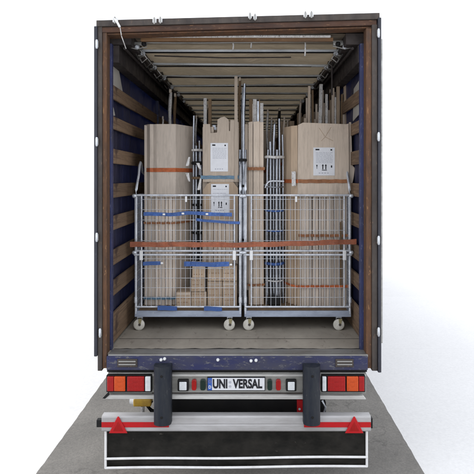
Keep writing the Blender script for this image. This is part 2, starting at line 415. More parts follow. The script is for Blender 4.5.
# roof tarpaulin: folds hanging between the bows
bows = [.66+.70*i for i in range(18)]
mb = MB(); NXr, NYr = 60, 420
for i in range(NYr+1):
    y = .20+(LEN-.20)*i/NYr
    ph = (y-.66)/.70; sag = .060*math.sin(math.pi*(ph % 1))**.8*(y > .66)
    for k in range(NXr+1):
        u = k/NXr; x = -1.05+2.1*u
        sh = (math.sin(math.pi*(ph%1))**.6)*(y > .66); fb = math.floor(ph)
        w = (.022*math.sin(4.5*u*math.pi+4*fb+ph*5) + .034*(1-abs(math.sin(8*u+(ph%1)*3.6*(1 if fb%3 else -1)+fb*2.3)))**2 + .018*(1-abs(math.sin(15*u-(ph%1)*5+fb)))**3 + .006*math.sin(41*u-ph*9))*sh - .012*sh
        mb.v.append((x, y, 4.205-sag*(.6+.4*math.sin(math.pi*u))+w))
for i in range(NYr):
    for k in range(NXr):
        a = i*(NXr+1)+k; mb.f.append((a, a+1, a+NXr+2, a+NXr+1)); mb.sm.append(True)
MB().box(-1.29, 1.29, .152, .62, 4.238, 4.246).build('roof_edge', 'greybrown', T)
mb.build('roof_tarpaulin', 'rooftarp', T, label='folded beige roof tarpaulin with light coming through')
for i, y in enumerate(bows):
    t = .012*math.sin(i*1.7)
    bo = MB().hexa([(-1.10,y-.02,4.137+t),(1.10,y-.02,4.137-t),(1.10,y+.02,4.137-t),(-1.10,y+.02,4.137+t)],
                   [(-1.10,y-.02,4.162+t),(1.10,y-.02,4.162-t),(1.10,y+.02,4.162-t),(-1.10,y+.02,4.162+t)]).build('roof_bow', 'bow', T, bevel=.004)
    MB().box(-1.08, 1.08, y-.018, y+.018, 4.128, 4.1365).build('bow_shade_strip', 'black', bo)  # black strip stands in for the shade on the bow's underside
    for s in (-1, 1):
        MB().box(s*1.03-.03, s*1.03+.03, y-.035, y+.035, 4.090, 4.126).build('bow_slide', 'alu' if i < 5 else 'darkrail', bo, bevel=.008)
        if i < 6: MB().lathe([(-.012,.022),(0,.026),(.012,.022)], (s*1.0, y-.045, 4.11), 'y', 12).build('slide_roller', 'galv', bo)
# first battens behind the header
bt = MB().box(PX(141,.26), PX(333,.26), .24, .28, PZ(41.5,.26), PZ(38,.26)).build('roof_batten', 'bowwood', T, bevel=.004)
MB().box(PX(141,.2), PX(331,.2), .205, .23, PZ(37.2,.2), PZ(34.8,.2)).build('roof_batten', 'film', T, label='pale bundled edge of the sliding roof', bevel=.006)
MB().tube([(PX(127,.36),.36,PZ(42.5,.36)),(PX(200,.36),.36,PZ(42.8,.36)),(PX(345,.36),.36,PZ(41.2,.36))], .008, 8).build('pull_rod', 'alu', T)
for x, ya, yb in ((233,41,50),(251,37,48),(305,35,56)):
    MB().tube([(PX(x,.4),.4,PZ(ya,.4)),(PX(x,.4)+.004,.4,PZ((ya+yb)/2,.4)),(PX(x,.4),.4,PZ(yb,.4))], .008, 8).build('hanging_strap', 'film', T)
for i, (y0_, y1_, xa_, xb_) in enumerate(((.72,.80,-.9,.55),(1.9,1.98,-.95,.3))):
    MB().tube([(xa_,y0_,4.112),((xa_+xb_)/2,(y0_+y1_)/2,4.100),(xb_,y1_,4.114)], .007, 8).build('pull_rod', 'darkrail', T)
for sgn in (-1, 1):
    for y in (.45,.62,.86,1.1,1.5,1.75,2.3):
        MB().tube([(sgn*1.0,y,4.12),(sgn*.96,y-.01,4.06),(sgn*1.02,y+.05,4.03),(sgn*1.06,y+.1,4.09)], .007, 6).build('hanging_strap', 'film' if y in (.62,1.5) else 'alu', T)
# roof carriage hardware in both upper corners
for sgn in (-1, 1):
    cxp = (125, 147) if sgn < 0 else (333, 356)
    c = MB().box(*sorted((PX(cxp[0],.35), PX(cxp[1],.35))), .34, .37, PZ(45.5,.35), PZ(42,.35)).build('roof_carriage', 'alu', T, bevel=.005)
    for k in range(3):
        xx = PX(cxp[0]+5+k*7, .33)
        MB().lathe([(-.02,.012),(-.01,.024),(.01,.024)], (xx, .33, PZ(44+3*(k%2),.33)), 'y', 12).build('carriage_roller', 'galv' if k % 2 else 'black', c)
    MB().tube([(PX(cxp[0],.33),.33,PZ(46,.33)),(PX((cxp[0]+cxp[1])/2,.33),.33,PZ(49,.33)),(PX(cxp[1],.33),.33,PZ(47,.33))], .006, 6).build('carriage_link', 'alu', c)
MB().tube([(PX(332,.9),.9,PZ(62,.9)),(PX(332,.9),.9,PZ(95,.9))], .01, 8).build('hanging_strap', 'darkrail', T)

# ---- light panel under the sill
YL = .04
lp = MB().box(PX(108,YL), PX(366,YL), YL, YL+.05, PZ(394,YL), PZ(372.5,YL)).build('light_panel', 'aluplate', T, bevel=.003)
MB().box(PX(107,YL), PX(367,YL), YL+.001, YL+.06, PZ(372,YL), PZ(369.8,YL)).build('panel_gap', 'black', lp)
MB().box(PX(108,YL), PX(366,YL), YL-.012, YL-.001, PZ(376,YL), PZ(373.8,YL)).build('panel_strip', 'lip', lp, bevel=.002)
MB().prism_y([(PX(103.5,0),PZ(398.6,0)),(PX(366,0),PZ(399,0)),(PX(363,0),PZ(395.4,0)),(PX(109,0),PZ(394.8,0))], -.01, .03).build('panel_flange', 'lip', lp, bevel=.002)
MB().prism_y([(PX(103,0),PZ(397.5,0)),(PX(109,0),PZ(391,0)),(PX(110,0),PZ(394,0)),(PX(105.5,0),PZ(398,0))], -.02, -.011).build('flange_end', 'black', lp)
MB().box(PX(152,YL), PX(302,YL), YL-.006, YL-.0005, PZ(394,YL), PZ(392.5,YL)).build('panel_shadow_strip', 'greybrown', lp)  # solid dark strip, the shadow line above the flange put in as colour
def taillight(segs, xa, xb):
    body = MB().box(PX(xa-.6,0), PX(xb+.6,0), -.005, YL-.001, PZ(392,0), PZ(375.3,0)).build('tail_light', 'black', T, bevel=.004)
    for a, b2, mt, nm in segs:
        MB().box(PX(a+.2,-.02), PX(b2-.2,-.02), -.03, -.0055, PZ(391,-.02), PZ(376.5,-.02)).build(nm, mt, body, bevel=.006)
        if b2-a > 10:
            for q in range(3):
                zq = PZ(390-q*4.4,-.02)
                MB().box(PX(a+1.6,-.02), PX(b2-1.6,-.02), -.0325, -.0302, zq, zq+.026).build('lens_rib', mt, body, bevel=.002)
taillight([(107,114,'lensred','side_lens'),(114,125.5,'lensorange','indicator_lens'),(127,144.5,'lensred','brake_lens'),(145,151,'lenswhite','reverse_lens')], 107, 151)
taillight([(322,326.5,'lenswhite','reverse_lens'),(327.5,345.5,'lensred','brake_lens'),(346.5,358.5,'lensorange','indicator_lens'),(358.5,364.5,'lensred','side_lens')], 322, 364.5)
# small lamps
for a, b2 in ((177.5,188.5),(286,296.5)):
    f = MB().box(PX(a,0), PX(b2,0), -.0, YL-.001, PZ(391.5,0), PZ(380,0)).build('square_lamp', 'black', lp, bevel=.008)
    MB().box(PX(a+1.8,0), PX(b2-1.8,0), -.014, -.0005, PZ(390,0), PZ(381.6,0)).build('lamp_glass', 'lenswhite', f, bevel=.006)
for a, b2, mt, nm in ((191.5,196.3,'lensred','round_reflector'),(276,281,'lensred','round_reflector'),(200,205.5,'lensgreen','marker_lamp'),(267.5,272.3,'lensgreen','marker_lamp')):
    X, Zc = PX((a+b2)/2,0), (PZ(380,0)+PZ(391,0))/2
    hw, hh = (b2-a)*.00924/2, .05
    poly = [(X-hw,Zc-hh*.75),(X-hw*.6,Zc-hh),(X+hw*.6,Zc-hh),(X+hw,Zc-hh*.75),(X+hw,Zc+hh*.75),(X+hw*.6,Zc+hh),(X-hw*.6,Zc+hh),(X-hw,Zc+hh*.75)]
    MB().prism_y(poly, .005, YL-.001).build(nm, mt, lp, bevel=.006)
# number plate
px0, px1 = PX(207,0), PX(265.3,0); pz0, pz1 = PZ(391.8,0), PZ(378,0)
plate = MB().box(px0, px1, .022, .034, pz0, pz1).build('number_plate', 'ink', T, label='white number plate with black capitals', bevel=.003)
MB().box(px0+.045, px1-.006, .0185, .0215, pz0+.007, pz1-.007).build('plate_face', 'paper', plate, bevel=.001)
MB().box(px0+.006, px0+.044, .0185, .0215, pz0+.007, pz1-.007).build('plate_band', 'plateblue', plate)
zc = (pz0+pz1)/2
text_mesh('UNI', .114, .80, .0040, 'plate_writing', 'ink', plate, (PX(220.0,0), .017, zc), width=14.6*.00924)
text_mesh('VERSAL', .114, .80, .0040, 'plate_writing', 'ink', plate, (PX(247.6,0), .017, zc), width=29.6*.00924)
for dz in (.018, -.020):
    MB().lathe([(-.0015,.011),(.0015,.011)], (PX(230.0,0), .0165, zc+dz), 'y', 14).build('plate_seal', 'greyink', plate)
for k in range(12):
    t = k*math.pi/6
    MB().box(px0+.025+.011*math.cos(t)-.0015, px0+.025+.011*math.cos(t)+.0015, .0172, .0182, zc+.024+.011*math.sin(t)-.0015, zc+.024+.011*math.sin(t)+.0015).build('plate_star', 'yellow', plate)
text_mesh('D', .038, .9, .001, 'plate_writing', 'paper', plate, (px0+.025, .0172, zc-.028), .001)
# rubber dock buffers
for a, b2 in ((153.5,171),(303.5,320.5)):
    yb = -.10; xa, xb = PX(a,yb), PX(b2,yb); r = (xb-xa)/2; cx = (xa+xb)/2
    prof = []
    for k in range(13):
        t = math.pi*k/12
        prof.append((cx-r*math.cos(t), yb+.02-r*math.sin(t)*.8))
    prof += [(xb, -.022), (xa, -.022)]
    za, zb = PZ(424.5,yb), PZ(366,yb)
    n = len(prof); mb = MB()
    mb.add([(x,y,za) for x,y in prof]+[(x,y,zb) for x,y in prof], [tuple(range(n)), tuple(range(2*n-1,n-1,-1))])
    mb.add([(x,y,za) for x,y in prof]+[(x,y,zb) for x,y in prof], [(i,(i+1)%n,(i+1)%n+n,i+n) for i in range(n)], True)
    bf = mb.build('rubber_buffer', 'rubber', T)
    for zz in (za+.08, zb-.08):
        MB().lathe([(-.006,.011),(0,.014)], (cx, yb+.02-r*.8+.002, zz), 'y', 10).build('buffer_bolt', 'black', bf)
# underrun bumper
YB = -.03
bx0, bx1 = PX(101.5,YB), PX(371,YB); bz0, bz1 = PZ(432,YB), PZ(416.3,YB)
prof = [(.06,bz0),(YB+.012,bz0),(YB,bz0+.012),(YB,bz0+.060),(YB+.006,bz0+.068),(YB,bz0+.076),(YB,bz1-.012),(YB+.012,bz1),(.06,bz1)]
bump_o = MB().prism_x(prof, bx0, bx1).build('bumper_bar', 'bumper', T, bevel=.002)
MB().box(PX(96,YB), bx0-.0005, YB+.01, YB+.06, PZ(428,YB), PZ(420.5,YB)).build('bumper_end_cap', 'black', bump_o, bevel=.006)
MB().box(bx1+.0005, PX(373,YB), YB+.01, YB+.06, PZ(429,YB), PZ(419,YB)).build('bumper_end_cap', 'black', bump_o, bevel=.004)
for a, b2 in ((101.6,169),(304,370.8)):
    MB().box(PX(a,YB), PX(b2,YB), YB-.005, YB-.001, PZ(427.2,YB), PZ(422,YB)).build('red_stripe', 'reflred', bump_o, bevel=.001)
for cx_ in (118.5, 354):
    X = PX(cx_,YB); za, zb = PZ(432.6,YB), PZ(416,YB); w = .085
    tr = MB().prism_y([(X-w,za),(X+w,za),(X+.006,zb),(X-.006,zb)], YB-.016, YB-.006).build('warning_triangle', 'reflred', bump_o, bevel=.004)
    zi = za+.022
    MB().prism_y([(X-w*.55,zi),(X+w*.55,zi),(X,zi+.085)], YB-.0185, YB-.0165).build('triangle_face', 'lensred', tr, bevel=.001)
# mud flap with white piping
YF = .035
fx0, fx1 = PX(105.5,YF), PX(367,YF); fz0, fz1 = PZ(467,YF), bz0+.01
mb = MB(); N = 80
for layer in (0, .012):
    for i in range(N+1):
        x = fx0+(fx1-fx0)*i/N
        for k in range(9):
            z = fz0+(fz1-fz0)*k/8
            mb.v.append((x, YF+layer+.010*math.sin(i*.21+k*.25)*(1-k/8)+.004*math.sin(i*.9)*(1-k/8), z))
L = (N+1)*9
for i in range(N):
    for k in range(8):
        a = i*9+k; mb.f.append((a, a+9, a+10, a+1)); mb.sm.append(True); mb.f.append((a+L+1, a+L+10, a+L+9, a+L)); mb.sm.append(True)
for i in range(N):
    mb.f.append((i*9, i*9+L, (i+1)*9+L, (i+1)*9)); mb.sm.append(False)
flap = mb.build('mud_flap', 'flap', T)
def piping(za_, zb_, name='white_stripe'):
    pts = [(fx0+(fx1-fx0)*i/30, YF-.020, za_+(zb_-za_)*i/30+.0035*math.sin(i*.33)) for i in range(31)]
    MB().tube(pts, .0115, 8).build(name, 'whiteline', flap)
piping(PZ(457.7,YF), PZ(455.8,YF)); piping(PZ(466.8,YF), PZ(465,YF))
for x, zb_ in ((fx0+.006, 467), (fx1-.006, 465.5)):
    MB().tube([(x, YF-.020, PZ(zb_,YF)), (x, YF-.012, bz0-.002)], .0115, 8).build('white_stripe', 'whiteline', flap)
# chassis
MB().box(PX(171,.3)-.02, PX(301,.3), .30, .42, .42, .98).build('cross_member', 'black', T, bevel=.006)
MB().box(-.60, .55, .42, 1.6, .93, 1.05).build('under_plate', 'black', T)
for x in (-.5, .42):
    MB().box(x, x+.08, .425, LEN-.5, .64, .925).build('chassis_rail', 'black', T)
MB().box(-1.2, 1.2, .12, LEN, FLOOR-.20, FLOOR-.121).build('floor_bearer', 'black', T)
for x in (PX(161,0)-.035, PX(312,0)-.035):
    MB().box(x, x+.07, .02, .10, bz1-.01, PZ(394.5,0)-.002).build('bumper_bracket', 'black', T)
# yellow canister and fittings left
yc = MB().box(PX(133,.25), PX(151,.25), .25, .36, PZ(407,.25), PZ(399.5,.25)).build('yellow_coupling', 'yellow', T, bevel=.012)
MB().lathe([(-.04,.03),(-.005,.036),(0,.04)], (PX(133,.25), .30, PZ(403,.25)), 'x', 14).build('coupling_cap', 'whiteplastic', yc)
MB().tube([(PX(142.5,.27),.28,PZ(407,.27)),(PX(142.5,.27),.28,PZ(413,.27))], .018, 10).build('coupling_spout', 'film', yc)
MB().tube([(PX(151,.27),.30,PZ(402,.27)),(PX(147,.27),.30,PZ(407,.27)),(PX(151,.27),.30,PZ(412,.27)),(PX(158,.27),.3,PZ(414,.27))], .02, 8).build('coupling_hose', 'black', yc)
rr = MB().box(PX(297,.2), PX(303,.2), .19, .23, PZ(415.5,.2), PZ(399.5,.2)).build('red_reflector', 'reflred', T, bevel=.003)
MB().lathe([(-.003,.011),(0,.011)], (PX(299.5,.19), .189, PZ(409,.19)), 'y', 10).build('reflector_dot', 'paper', rr)
MB().box(PX(320,.2), PX(326,.2), .2, .26, PZ(415,.2), PZ(402,.2)).build('hose_bracket', 'black', T, bevel=.004)
MB().tube([(PX(322,.2),.19,PZ(400,.2)),(PX(325,.2),.17,PZ(406,.2)),(PX(323,.2),.19,PZ(414,.2))], .010, 8).build('air_hose', 'galv', T)
# wheels of the trailer
for y in (3.1, 4.4, 5.7):
    ax = MB().tube([(-1.0,y,.5),(1.0,y,.5)], .06, 12).build('axle', 'black', T)
    for s in (-1, 1):
        w = MB().lathe([(-.19,.30),(-.19,.44),(-.16,.50),(.16,.50),(.19,.44),(.19,.30)], (s*1.0, y, .5), 'x', 36).build('road_wheel', 'tyre', T)
        MB().lathe([(s*.05-.02,.10),(s*.12-.02,.16),(s*.15-.02,.28),(s*.15+.02,.295)] if s > 0 else [(-.17,.295),(-.15,.28),(-.12,.16),(-.07,.10)], (s*1.0, y, .5), 'x', 28).build('rim', 'alu', w)

# ------------------------------------------------------------------ roll cage carts
YC = .80; SC = (YC-CAMY)/F
def cz(py): return PZ(py, YC)-FLOOR
W = 1.145; D = .78
def make_cart(loc):
    c = empty('roll_cage_cart', loc, 'left galvanised mesh roll cage cart holding small boxes and two carton bundles', 'roll cage', 'roll cage carts in the trailer')
    ox, oy, oz = loc
    def b(mb, name, mat, par=c, **k):
        mb.v = [(x+ox, y+oy, z+oz) for x, y, z in mb.v]; return mb.build(name, mat, par, **k)
    h = W/2
    zt, zm1, zm2, zl = cz(195.2), cz(250.8), cz(254.8), cz(306.8)
    # base
    base = b(MB().box(-h, h, .0, .035, cz(317), cz(311)), 'base_frame', 'galvblue', bevel=.004)
    m_ = MB().box(-h, h, D-.035, D, cz(317), cz(311)).box(-h, -h+.035, .036, D-.036, cz(317), cz(311)).box(h-.035, h, .036, D-.036, cz(317), cz(311))
    b(m_, 'base_rail', 'galvblue', base)
    b(MB().box(-h+.036, h-.036, .036, D-.036, cz(313), cz(310.5)), 'deck', 'plywood')
    # side frames
    for s in (-1, 1):
        x = s*(h-.012)
        f = MB().tube([(x,.012,cz(314)),(x,.012,zt-.01),(x,.03,zt+.06),(x,.09,zt+.14),(x,.16,zt+.22),(x,.20,zt+.32),(x,.25,zt+.36),(x,.31,zt+.34),(x,.36,zt+.25),(x,D-.12,zt+.2),(x,D-.012,zt+.12),(x,D-.012,cz(314))], .0135, 10)
        f.tube([(x,.012,cz(311)+.02),(x,D-.012,cz(311)+.02)], .010, 8); f.tube([(x,.012,zt),(x,D-.012,zt)], .009, 8); f.tube([(x,.012,zm1),(x,D-.012,zm1)], .009, 8)
        sf = b(f, 'side_frame', 'galv')
        g_ = MB()
        for k in range(1, 13): g_.tube([(x,k*D/13,cz(311)+.02),(x,k*D/13,zt)], .0024, 5)
        for k in range(1, 12): g_.tube([(x,.012,.2+k*.105),(x,D-.012,.2+k*.105)], .0024, 5)
        b(g_, 'side_mesh', 'galv', sf)
    # back frame
    b(MB().tube([(-h+.02,D-.02,zt+.1),(h-.02,D-.02,zt+.1)], .011, 8).tube([(-h+.02,D-.02,zm1),(h-.02,D-.02,zm1)], .009, 8), 'back_rail', 'galv')
    # front gates
    gx = h-.075
    def gate(name, za, zb, rt, rb):
        fr = MB().tube([(-h-.004,0,zb),(h+.004,0,zb)], rt, 10).tube([(-h+.01,0,za),(h-.01,0,za)], rb, 10)
        for x in (-gx, gx): fr.tube([(x,-.002,za),(x,-.002,zb)], .009, 8)
        fo = b(fr, name, 'galv')
        ms = MB(); n = int(2*gx/.05)
        for k in range(1, n): ms.tube([(-gx+2*gx*k/n,-.004,za),(-gx+2*gx*k/n,-.004,zb)], .0024, 5)
        nz = int((zb-za)/.1)
        for k in range(1, nz+1):
            z = za+(zb-za)*k/(nz+.4); ms.tube([(-gx,-.010,z),(gx,-.010,z)], .0028, 5)
        b(ms, 'gate_mesh', 'galv', fo)
        return fo
    up = gate('upper_gate', zm1, zt, .0115, .012)
    lo = gate('lower_gate', zl, zm2, .012, .0105)
    for x in (-gx, gx):
        b(MB().box(x-.018, x+.018, -.030, -.013, cz(260), cz(250)), 'gate_clip', 'whiteplastic', lo, bevel=.006)
    for x in (-h, h):
        for z in (cz(252.6), cz(196)):
            b(MB().lathe([(-.024,.010),(-.015,.022),(.015,.022),(.024,.010)], (x,.0,z), 'x', 12), 'corner_collar', 'galv', bevel=0)
        b(MB().lathe([(-.03,.018),(.03,.018)], (x*.98,.004,cz(300)), 'z', 10), 'corner_collar', 'galv')
    b(MB().box(-.03, -.008, -.02, -.012, cz(202), cz(196.2)), 'gate_latch', 'whiteplastic', up, bevel=.003)
    # castors
    for x in (-h+.045, h-.13):
        for y in (.03, D-.08):
            zc_ = .060
            fk = MB().box(x-.025, x+.035, y+.005, y+.055, .128, .138)
            for dx in (-.0, .0):
                pass
            fk.prism_x([(y-.0,.128),(y+.06,.128),(y+.045,.05),(y+.02,.05)], x+.024, x+.029)
            fk.prism_x([(y-.0,.128),(y+.06,.128),(y+.045,.05),(y+.02,.05)], x-.024, x-.019)
            k_ = b(fk, 'castor', 'galv')
            # turned side on, pale nylon wheel facing the door
            wh = b(MB().lathe([(-.016,.012),(-.016,.052),(-.010,.060),(.010,.060),(.016,.052),(.016,.012)], (x,y-.012,zc_), 'y', 24), 'castor_wheel', 'wheelwhite', k_)
            b(MB().prism_y([(x-.004,.127),(x+.034,.127),(x+.018,.052),(x+.002,.052)], y-.036, y-.030), 'castor_fork', 'yellowsteel', k_)
            b(MB().lathe([(-.004,.011),(.0,.014)], (x+.009,y-.037,zc_+.004), 'y', 12), 'castor_hub', 'greybrown', k_)
    return c
cl = make_cart((-.555, YC, FLOOR))
cr = copy_tree(cl); cr.location = (.622, YC, FLOOR)
cr['label'] = 'right galvanised mesh roll cage cart holding the wide carton bundle and chrome poles'
DECK = FLOOR+cz(310.5)

# ------------------------------------------------------------------ cargo
def arcY(u, arc): return arc*abs(2*u-1)**2.6
def cartons(par, Yf, xa, xb, ytop, zb, n, arc=.0, depth=.22, mat='card', jit=.004, names='carton', tops=None, gap=.0018, relief=.014):
    xs = [PX(xa,Yf)]; ws = [random.uniform(.75,1.3) for _ in range(n)]; tot = sum(ws); Wd = PX(xb,Yf)-PX(xa,Yf)
    acc = 0
    for i, w in enumerate(ws):
        x0 = PX(xa,Yf)+Wd*acc/tot; acc += w; x1 = PX(xa,Yf)+Wd*acc/tot
        u = ((x0+x1)/2-PX(xa,Yf))/Wd
        y = Yf+arcY(u, arc)+(0 if i % 2 else relief)+random.uniform(0,.010)
        zt = PZ(ytop if tops is None else tops[i], Yf)+random.uniform(-jit, jit)
        mm = mat
        dxt = random.uniform(-.004,.004); dyt = random.uniform(-.004,.012); d_ = min(.12, depth); zm = zt+random.uniform(-.010,.010)*(jit > 0)
        MB().hexa([(x0+gap,y,zb),(x1-gap,y,zb),(x1-gap,y+d_,zb),(x0+gap,y+d_,zb)], [(x0+gap+dxt,y+dyt,zt),(x1-gap+dxt,y+dyt,zm),(x1-gap+dxt,y+d_+dyt,zm),(x0+gap+dxt,y+d_+dyt,zt)]).build(names, mm, par, bevel=.0015)
def rear_rows(par, Yf, xa, xb, ytop, zb, n, depth, mat='card', arc=0):
    # cartons filling the bundle behind its front row
    x0, x1 = PX(xa,Yf), PX(xb,Yf)
    rows = max(1, int(depth/.13))
    for r in range(rows):
        y = Yf+arc+.016+.118*r+.001
        if r == 0: y = Yf+.133
        y = Yf+.133+.125*r
        for i in range(n):
            a = x0+(x1-x0)*i/n; b_ = x0+(x1-x0)*(i+1)/n
            MB().box(a+.0015, b_-.0015, y, y+.12, zb, PZ(ytop,Yf)+random.uniform(-.012,.006)).build('carton', mat, par)
def band(par, Yf, xa, xb, py, hpx, mat, arc=0, name='strap', depth=.35, dy=0, tilt=0):
    """webbing running round the front of a bundle"""
    z = PZ(py,Yf); h = hpx*(Yf+5)/F
    xs0, xs1 = PX(xa,Yf)-.004, PX(xb,Yf)+.004
    pts = [(xs0, Yf+arc+depth)]
    for k in range(21):
        u = k/20; pts.append((xs0+(xs1-xs0)*u, Yf+arcY(u, arc)-.0045-dy+.0015*math.sin(k*2.1)))
    pts.append((xs1, Yf+arc+depth))
    vs = []
    for i, (x, y) in enumerate(pts):
        dz = tilt*(x-xs0)+.002*math.sin(i*1.3)
        vs += [(x,y,z-h/2+dz),(x,y,z+h/2+dz),(x,y-.002,z+h/2+dz),(x,y-.002,z-h/2+dz)]
    fs = []
    for i in range(len(pts)-1):
        a = i*4
        for q in range(4): fs.append((a+q, a+4+q, a+4+(q+1)%4, a+(q+1)%4))
    return MB().add(vs, fs).build(name, mat, par)
def label_sheet(par, Yf, xa, xb, ya, yb, rows=6, icon=True):
    x0, x1, z0_, z1_ = PX(xa,Yf), PX(xb,Yf), PZ(yb,Yf), PZ(ya,Yf)
    s = MB().box(x0, x1, Yf-.003, Yf-.0015, z0_, z1_).build('paper_label', 'paper', par, label='white printed shipping label')
    w, h = x1-x0, z1_-z0_
    MB().box(x0+w*.1, x0+w*.28, Yf-.0045, Yf-.0035, z1_-h*.10, z1_-h*.05).build('printed_mark', 'ink', s)
    MB().box(x1-w*.2, x1-w*.12, Yf-.0045, Yf-.0035, z1_-h*.11, z1_-h*.06).build('printed_mark', 'ink', s)
    if icon:
        for cx in (.42, .56):
            X = x0+w*cx
            MB().box(X, X+w*.045, Yf-.0045, Yf-.0035, z0_+h*.22, z0_+h*.34).build('printed_mark', 'ink', s)
            MB().prism_y([(X-w*.03,z0_+h*.34),(X+w*.075,z0_+h*.34),(X+w*.022,z0_+h*.41)], -.0045+Yf, -.0035+Yf).build('printed_mark', 'ink', s)
        MB().box(x0+w*.40, x0+w*.63, Yf-.0045, Yf-.0035, z0_+h*.18, z0_+h*.205).build('printed_mark', 'ink', s)
        MB().prism_y([(x0+w*.13,z0_+h*.38),(x0+w*.20,z0_+h*.38),(x0+w*.175,z0_+h*.3),(x0+w*.175,z0_+h*.24),(x0+w*.155,z0_+h*.24),(x0+w*.155,z0_+h*.3)], Yf-.0045, Yf-.0035).build('printed_mark', 'ink', s)
        MB().box(x0+w*.82, x0+w*.88, Yf-.0045, Yf-.0035, z0_+h*.28, z0_+h*.36).build('printed_mark', 'ink', s)
    gr = MB()
    for r in range(rows):
        z = z1_-h*(.18+.40*r/rows)
        a = 0
        while a < .74:
            l = random.uniform(.05,.18); MB().box(x0+w*(.12+a), x0+w*min(.9, .12+a+l), Yf-.0042, Yf-.0034, z-h*.012, z+h*.004).build('printed_text', 'greyink', s); a += l+.03
    for k in range(4): MB().box(x0+w*(.25+k*.13), x0+w*(.33+k*.13), Yf-.0042, Yf-.0034, z0_+h*.07, z0_+h*.105).build('printed_text', 'greyink', s)
    return s
def stick(par, Y, xa, xb, ytop, mat, lean=0, name='carton', ybot=200, dep=.05):
    x0, x1 = PX(xa,Y), PX(xb,Y)
    zt, zb = PZ(ytop,Y), max(DECK, PZ(ybot,Y))
    MB().hexa([(x0-lean,Y,zb),(x1-lean,Y,zb),(x1-lean,Y+dep,zb),(x0-lean,Y+dep,zb)], [(x0,Y,zt),(x1,Y,zt),(x1,Y+dep,zt),(x0,Y+dep,zt)]).build(name, mat, par, bevel=.002)

# ---- bundle 1 : left cart, left
Y1b = 1.02; zb = DECK+.002
def base_of(xa, xb, Y): return (PX((xa+xb)/2, Y), Y+.15, DECK)
B1 = empty('carton_bundle', base_of(144,191,Y1b), 'tall flat-topped bundle of narrow cartons with orange strap, at the far left', 'carton bundle', 'carton bundles in the carts')
cartons(B1, Y1b, 144, 175, 124.6, zb, 9, arc=.012, mat='cardpale')
# receding right flank
for k in range(5):
    x0 = PX(175,Y1b)+k*.032; y = Y1b+.03+k*.062
    MB().hexa([(x0+.001,y,zb),(x0+.031,y+.055,zb),(x0+.031,y+.12,zb),(x0+.001,y+.10,zb)], [(x0+.001,y,PZ(125,Y1b)),(x0+.031,y+.055,PZ(125,Y1b)+.004*k),(x0+.031,y+.12,PZ(125,Y1b)+.004*k),(x0+.001,y+.10,PZ(125,Y1b))]).build('carton', 'card', B1, bevel=.0015)
rear_rows(B1, Y1b, 145, 174, 125.5, zb, 6, .3, 'cardpale')
def sheet(par, pts, za, zb_, th, name, mat):
    vs = []
    for x, y in pts: vs += [(x,y,za),(x,y,zb_),(x,y+th,zb_),(x,y+th,za)]
    fs = [(0,1,2,3), tuple(len(vs)-4+q for q in (3,2,1,0))]
    for i in range(len(pts)-1):
        for q in range(4): fs.append((i*4+q, i*4+4+q, i*4+4+(q+1)%4, i*4+(q+1)%4))
    return MB().add(vs, fs).build(name, mat, par)
F1 = [(PX(143.6,Y1b), Y1b+.06), (PX(150.3,Y1b), Y1b-.020), (PX(153.5,Y1b), Y1b-.008), (PX(157,Y1b), Y1b-.024), (PX(167,Y1b), Y1b-.026), (PX(176,Y1b), Y1b-.022), (PX(182,Y1b)+.015, Y1b+.13), (PX(190,Y1b), Y1b+.28)]
sheet(B1, F1, PZ(197,Y1b), PZ(124.3,Y1b), .006, 'cover_sheet', 'cardpale')
zb1 = PZ(170,Y1b)
sheet(B1, [(x-.001, y-.006) for x, y in F1], zb1-.022, zb1+.022, .003, 'strap', 'straporange')
def flank1(py, hpx, mt):
    z = PZ(py,Y1b); h = hpx*.0056; vs = []
    for x, y in ((PX(175.5,Y1b)+.004, Y1b+.004),(PX(175.5,Y1b)+.012, Y1b+.018),(PX(175,Y1b)+.17, Y1b+.325)): vs += [(x,y,z-h),(x,y,z+h),(x+.003,y-.002,z+h),(x+.003,y-.002,z-h)]
    MB().add(vs, [(a+q,a+4+q,a+4+(q+1)%4,a+(q+1)%4) for a in (0,4) for q in range(4)]).build('strap', mt, B1)
band(B1, Y1b, 144, 175.5, 223, 2.0, 'strapbrown', .012, dy=.006, depth=0)
flank1(223, 2.0, 'strapbrown')
band(B1, Y1b, 144, 175.5, 298, 2.6, 'strapteal', .012, dy=.008, depth=0)
for x, y0_, y1_ in ((187.5,166,157),(187.5,173,181.5),(198,163,169),(199,190,178)):
    X, Y = PX(x,.99), .98
    MB().prism_y([(X-.02,PZ(y0_,.99)),(X+.018,PZ(y0_,.99)),(X+.03,PZ(y1_,.99)),(X+.012,PZ(y1_,.99))], Y, Y+.006).build('corner_protector', 'film', B1)

# ---- bundle 2 : left cart, right, jagged top
Y2b = 1.0
B2 = empty('carton_bundle', base_of(203,239,Y2b), 'carton bundle with jagged top and two white labels above the small boxes', 'carton bundle', 'carton bundles in the carts')
cartons(B2, Y2b, 202, 238, 128, PZ(264,Y2b), 8, arc=.02, mat='card', tops=[127,127,134,134,122,121,121,120])
rear_rows(B2, Y2b, 203, 236, 128, zb, 5, .3)
z_ = lambda y: PZ(y,Y2b-.02)
x_ = lambda x: PX(x,Y2b-.02)
MB().prism_y([(x_(203),z_(182)),(x_(203),z_(124)),(x_(210),z_(124)),(x_(210.5),z_(133)),(x_(217),z_(132.5)),(x_(217.5),z_(119.5)),(x_(221),z_(117.5)),(x_(224.5),z_(116.5)),(x_(228.5),z_(119.5)),(x_(229,),z_(131)),(x_(230),z_(131)),(x_(230.3),z_(120)),(x_(234),z_(120)),(x_(238.6),z_(122)),(x_(238.6),z_(182))], Y2b-.022, Y2b-.014).build('cover_sheet', 'card', B2, bevel=.002)
